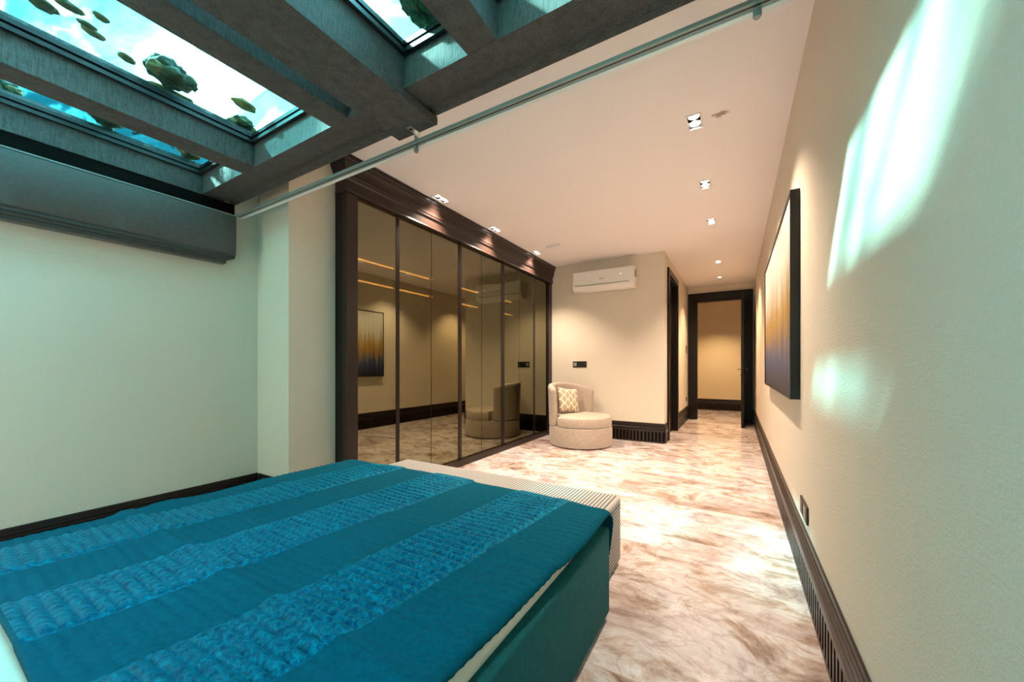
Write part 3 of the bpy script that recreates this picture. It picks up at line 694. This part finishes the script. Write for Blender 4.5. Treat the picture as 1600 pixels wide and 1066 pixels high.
# keep the cushion clear of the backrest by flattening it inside the shell
fa = YAW   # camera-frame right direction
def cd(a): a = math.radians(a)+fa; return Vector((math.cos(a), math.sin(a), 0))
A0, A1, TH = 52, 204, 0.095
def inshell(p):
    d = Vector((p.x-CX, p.y-CY, 0)); a = (math.degrees(math.atan2(d.y, d.x)-fa)) % 360
    return A0-9 < a < A1+9
for v in bm.verts:
    if inshell(v.co):
        d = Vector((v.co.x-CX, v.co.y-CY, 0)); mx_ = CR-TH-0.012
        if d.length > mx_:
            d = d.normalized()*mx_; v.co.x, v.co.y = CX+d.x, CY+d.y
obj('seat_cushion', bm, M_CHAIR, ch, smooth=50)
bm = bmesh.new(); rings = []; NS = 56
for i in range(NS+1):
    s = i/NS; a = A0+(A1-A0)*s; d = cd(a)
    top = 0.825+0.095*math.sin(PI*min(1, max(0, s))**0.9)**0.8+0.045*s
    e = min(1.0, min(s, 1-s)*16); th = TH*(0.35+0.65*math.sqrt(max(0, 1-(1-e)**2)))
    mid = CR-TH/2+0.006; ro, ri = mid+th/2, mid-th/2; tp = top-(1-e)*0.02
    flare = 0.02
    prof = [(ro, 0.305), (ro+0.004, 0.5), (ro+flare*0.8, tp-0.07), (ro+flare, tp-0.035), (ro+flare-0.012, tp-0.010), ((ro+ri)/2+flare, tp), (ri+flare+0.010, tp-0.010), (ri+flare, tp-0.035), (ri+0.012, tp-0.09), (ri, 0.5), (ri, 0.305)]
    rings.append([bm.verts.new((CX+d.x*r, CY+d.y*r, z)) for r, z in prof])
for A, B in zip(rings, rings[1:]):
    n_ = len(A)
    for k in range(n_): bm.faces.new((A[k], A[(k+1) % n_], B[(k+1) % n_], B[k]))
bm.faces.new(rings[0]); bm.faces.new(rings[-1][::-1])
obj('backrest', bm, M_CHAIR, ch, smooth=60)
def cushion_mesh(S, T, N=26):
    bm = bmesh.new(); g = [[None]*(N+1) for _ in range(N+1)]; h = [[None]*(N+1) for _ in range(N+1)]
    for j in range(N+1):
        for i in range(N+1):
            u, v = -1+2*i/N, -1+2*j/N
            pin = 1-0.10*(1-abs(u)**2)*abs(v)**3 if abs(v) > abs(u) else 1-0.10*(1-abs(v)**2)*abs(u)**3
            x, z = u*S/2*pin, v*S/2*pin; t = T/2*((1-u**4)*(1-v**4))**0.6
            wr = 0.004*noise.noise((x*18, z*18, 1))
            g[j][i] = bm.verts.new((x, -t+wr, z))
            h[j][i] = g[j][i] if i in (0, N) or j in (0, N) else bm.verts.new((x, t+wr, z))
    for j in range(N):
        for i in range(N):
            bm.faces.new((g[j][i], g[j][i+1], g[j+1][i+1], g[j+1][i])); bm.faces.new((h[j][i], h[j+1][i], h[j+1][i+1], h[j][i+1]))
    return bm
cu = obj('throw_pillow', cushion_mesh(0.40, 0.13), M_LATTICE, smooth=80)
pd = cd(143); pc = Vector((CX, CY, 0))+pd*0.21
cu.location = (pc.x, pc.y, 0.665)
cu.rotation_euler = (math.radians(-16), math.radians(7), fa+math.radians(143-90-10)*0.72)
tag(cu, 'beige throw pillow with cream lattice pattern leaning in the tub armchair', 'pillow')

# ------------------------------------------------------------------ bed
bed = thing('bed', 'low upholstered teal linen bed base under the blue quilt', 'bed', (-1.47, 0.7, 0))
obj('bed_base', box(-2.40, -0.52, -0.45, 1.797, 0.025, 0.430), M_BASE, bed, bevel=0.012, seg=3, smooth=40)
bm = bmesh.new()
for x, y in ((-2.3, -0.35), (-0.64, -0.35), (-2.3, 1.68), (-0.64, 1.68)): obj('foot', box(x-0.05, x+0.05, y-0.05, y+0.05, 0, 0.0248), M_BLACK, bed)
bm.free()
bm = box(-2.375, -0.550, -0.42, 1.775, 0.4305, 0.505)
o = obj('mattress', bm, M_MATT, bevel=0.025, seg=4, smooth=50); tag(o, 'cream covered mattress showing under the edge of the blue quilt', 'mattress')

# quilt ------------------------------------------------------------
BANDS = ((-2.315, -2.035), (-1.775, -1.470), (-1.172, -0.862)); SKEW = 0.10
def band_of(x, y):
    xx = x-SKEW*(y-0.25)
    for i, (a, b) in enumerate(BANDS):
        if a < xx < b: return i, min(xx-a, b-xx)
    return None, 0
QX0, QX1, QY0, QY1 = -2.405, -0.585, 0.178, 1.735
def qz(x, y):
    z = 0.527
    b, e = band_of(x, y)
    per = 0.036
    ph = (y+0.012*math.sin(x*3.1)+0.004*noise.noise((x*4, y*4, 2)))/per
    q = abs(math.sin(PI*ph))
    if b is None:
        z += 0.0032*q
        ph2 = x/0.12; z += 0.0008*abs(math.sin(PI*ph2))
    else:
        k = min(1, e/0.02); z += k*(0.010*q**0.7)
        c = abs(math.sin(PI*(x+0.006*noise.noise((x*20, y*20, 5)))/0.034)); z += k*0.003*(c**0.6)*q
    z += 0.010*noise.noise((x*1.6, y*1.6, 7))+0.004*noise.noise((x*5, y*5, 3))
    # packing creases of the folded quilt
    for yc, hh in ((0.578, 0.015), (1.17, 0.006)):
        d = y-yc-0.006*math.sin(x*2.3); z += hh*math.exp(-(d/0.035)**2)
    d = (y-0.72); z += 0.016*math.exp(-(d/0.09)**2)*math.exp(-((x+2.42)/0.10)**2)
    # soft edges
    return z
bm = bmesh.new()
us = []
NXq, NYq = 330, 300
# path across the bed: short hang left, top, short hang right;  path along: hem fold, top, hang at the foot
def px(i):
    s = i/NXq
    return s
rows = []
xs = [('L', k/5) for k in range(5, 0, -1)]+[('T', k/NXq) for k in range(NXq+1)]+[('R', k/6) for k in range(1, 7)]
ys = [('N', k/4) for k in range(4, 0, -1)]+[('T', k/NYq) for k in range(NYq+1)]+[('F', k/12) for k in range(1, 13)]
def wob(y): return 0.008*math.sin(y*5.3+0.5)+0.006*noise.noise((y*3.1, 1, 4))
for ky, ty in ys:
    row = []
    if ky == 'T': y = QY0+(QY1-QY0)*ty
    elif ky == 'N': y = QY0-0.008*math.sin(ty*PI/2)
    else: y = QY1
    for kx, tx in xs:
        XE = QX1+0.045*(min(max(y, QY0), QY1)-0.2)/1.5
        x = QX0+(XE-QX0)*tx if kx == 'T' else (QX0 if kx == 'L' else XE)
        yy, xx = y, x
        z = qz(x, min(max(y, QY0), QY1))
        if ky == 'N': z -= 0.014*(1-math.cos(ty*PI/2))*1.0
        if kx == 'R':
            dep = 0.026+0.010*noise.noise((y*4, 0, 9)); xx = XE+0.034*math.sin(tx*PI/2)+wob(y)*tx; z -= dep*(1-math.cos(tx*PI/2))*1.0
        if kx == 'L': xx = QX0-0.035*math.sin(tx*PI/2); z -= 0.08*(1-math.cos(tx*PI/2))
        if ky == 'F':
            right = max(0.0, (x+0.76)/0.215) if kx != 'L' else 0
            if kx == 'R': right = 1.0
            right = min(1, right)**1.6
            drop = 0.072+0.150*right
            yy = y+0.088*math.sin(min(1, ty*2.2)*PI/2)+0.006*math.sin(x*21)*ty
            z -= drop*ty**1.35
            if kx == 'R': xx = XE+0.034*math.sin(tx*PI/2)+wob(y)*tx*(1-ty)
            if kx in 'TR' and x > -0.75: xx -= 0.025*ty*right*ty
        row.append(bm.verts.new((xx, yy, z)))
    rows.append(row)
for j in range(len(rows)-1):
    for i in range(len(rows[0])-1):
        fc = bm.faces.new((rows[j][i], rows[j][i+1], rows[j+1][i+1], rows[j+1][i]))
        c = fc.calc_center_median()
        if band_of(c.x, min(c.y, QY1))[0] is not None and ys[j][0] != 'N': fc.material_index = 1
q = obj('quilt', bm, [M_QUILT, M_VELVET], smooth=80)
md = q.modifiers.new('thick', 'SOLIDIFY'); md.thickness = 0.007; md.offset = -1
tag(q, 'blue quilt with three turquoise ruched velvet bands spread over the bed', 'quilt')

# bench at the foot of the bed
bn = thing('bench', 'grey finely striped upholstered bench at the foot of the bed', 'bench', (-1.5, 2.1, 0))
bm = box(-2.42, -0.604, 1.872, 2.335, 0.012, 0.412); obj('body', bm, M_STRIPE, bn, bevel=0.03, seg=4, smooth=50)
for x, y in ((-2.3, 1.95), (-0.70, 1.95), (-2.3, 2.25), (-0.70, 2.25)): obj('foot', box(x-0.03, x+0.03, y-0.03, y+0.03, 0, 0.0118), M_BLACK, bn)
bm = bmesh.new(); tube(bm, [(-0.606, 1.905, 0.385), (-0.606, 2.30, 0.385)], 0.006, 8); obj('piping', bm, M_PIPE, bn, smooth=True)

# warm fill globe and its table, both added, unseen behind the camera
nt = thing('added_table', 'added dark wood table holding the unseen fill lamp', 'table', (-2.95, -1.12, 0))
obj('body', box(-3.18, -2.72, -1.33, -0.93, 0.16, 0.55), M_WOODM, nt, bevel=0.006)
for x, y in ((-3.15, -1.30), (-2.75, -1.30), (-3.15, -0.96), (-2.75, -0.96)): obj('leg', box(x-0.018, x+0.018, y-0.018, y+0.018, 0, 0.1598), M_WOOD, nt)
dr = obj('drawer', box(-3.15, -2.75, -0.9295, -0.918, 0.20, 0.51), M_WOOD, nt, bevel=0.003)
tl = thing('fill_lamp', 'added warm fill globe, unseen behind the camera, on the added table', 'lamp', (-2.95, -1.12, 0.551))
bm = bmesh.new(); lathe(bm, [(0.075, 0.551), (0.075, 0.566), (0.014, 0.575), (0.011, 0.86), (0.030, 0.87), (0.030, 0.885)], -2.95, -1.12, 32); obj('base', bm, M_STEEL, tl, smooth=40)
bm = bmesh.new(); bmesh.ops.create_icosphere(bm, subdivisions=3, radius=0.115)
for v in bm.verts: v.co += Vector((-2.95, -1.12, 1.000))
obj('globe', bm, M_FILL, tl, smooth=True)

# ------------------------------------------------------------------ blind and curtain track
bl = thing('roman_blind', 'grey fabric roman blind drawn up along the top of the left wall', 'blind', (XL, 0.4, 2.38))
bm = bmesh.new(); N = 60; A = []
for k in range(N+1):
    y = YN+0.02+(1.445-YN-0.02)*k/N
    w = 0.006*noise.noise((y*2.5, 0, 1))
    prof = [(-3.455, 2.372), (-3.372, 2.372), (-3.362+w, 2.360), (-3.360+w*1.5, 2.20), (-3.366+w, 2.075), (-3.380, 2.060), (-3.455, 2.060)]
    A.append([bm.verts.new((x, y, z)) for x, z in prof])
for a, b in zip(A, A[1:]):
    for i in range(7): bm.faces.new((a[i], a[(i+1) % 7], b[(i+1) % 7], b[i]))
bm.faces.new(A[0]); bm.faces.new(A[-1][::-1])
obj('cloth', bm, M_BLIND, bl, smooth=40)
for k, (xo, z0, z1, ye) in enumerate(((-3.368, 2.040, 2.0592, 1.44), (-3.374, 2.020, 2.0392, 1.40), (-3.380, 1.992, 2.0192, 1.385))):
    obj('hem', box(-3.45, xo, YN+0.02, ye, z0, z1), M_BLIND2, bl, bevel=0.004)
obj('headrail', box(-3.46, -3.366, YN+0.02, 1.455, 2.3725, 2.381), M_TRACK, bl)

tr = thing('curtain_track', 'slim pale aluminium curtain track crossing the room under the roof beam', 'curtain track', (-1.5, 1.50, 2.40))
ZT, TY0, TY1 = 2.380, 1.453, 1.503
bm = bmesh.new()
for y0, y1, z0, z1 in ((TY0, TY1, ZT+0.010, ZT+0.014), (TY0, TY0+0.012, ZT, ZT+0.010), (TY0+0.021, TY1-0.016, ZT, ZT+0.010)):
    bx(bm, -3.40, XR-0.002, y0, y1, z0, z1)
obj('track', bm, M_TRACK, tr)
obj('lip', box(-3.40, XR-0.002, TY1-0.0158, TY1+0.002, ZT-0.004, ZT+0.0098), M_WHITE, tr)
obj('slot_shade', box(-3.395, XR-0.004, TY0+0.0122, TY0+0.0208, ZT+0.0008, ZT+0.0098), M_BLACK, tr)  # black strip stands in for the shade inside the track
bm = bmesh.new(); bx(bm, -3.418, -3.4003, TY0-0.003, TY1+0.004, ZT-0.006, ZT+0.016); obj('end_cap', bm, M_WHITE, tr)
for x in (-1.462,):
    bm = bmesh.new(); bx(bm, x-0.016, x+0.016, 1.412, 1.488, 2.4405, 2.4445); bx(bm, x-0.014, x+0.014, 1.470, 1.486, ZT+0.0142, 2.4405); bk = obj('bracket', bm, M_ALU, tr)
    obj('screw', box(x-0.007, x+0.007, 1.424, 1.438, 2.4385, 2.4404), M_BLACK, bk)
for x in (-1.47, 0.06):
    bm = bmesh.new(); lathe(bm, [(0.010, ZT-0.036), (0.013, ZT-0.030), (0.012, ZT-0.008), (0.006, ZT-0.004), (0.006, ZT-0.0002)], x, TY1-0.026, 16); obj('glider', bm, M_TRACK, tr, smooth=40)
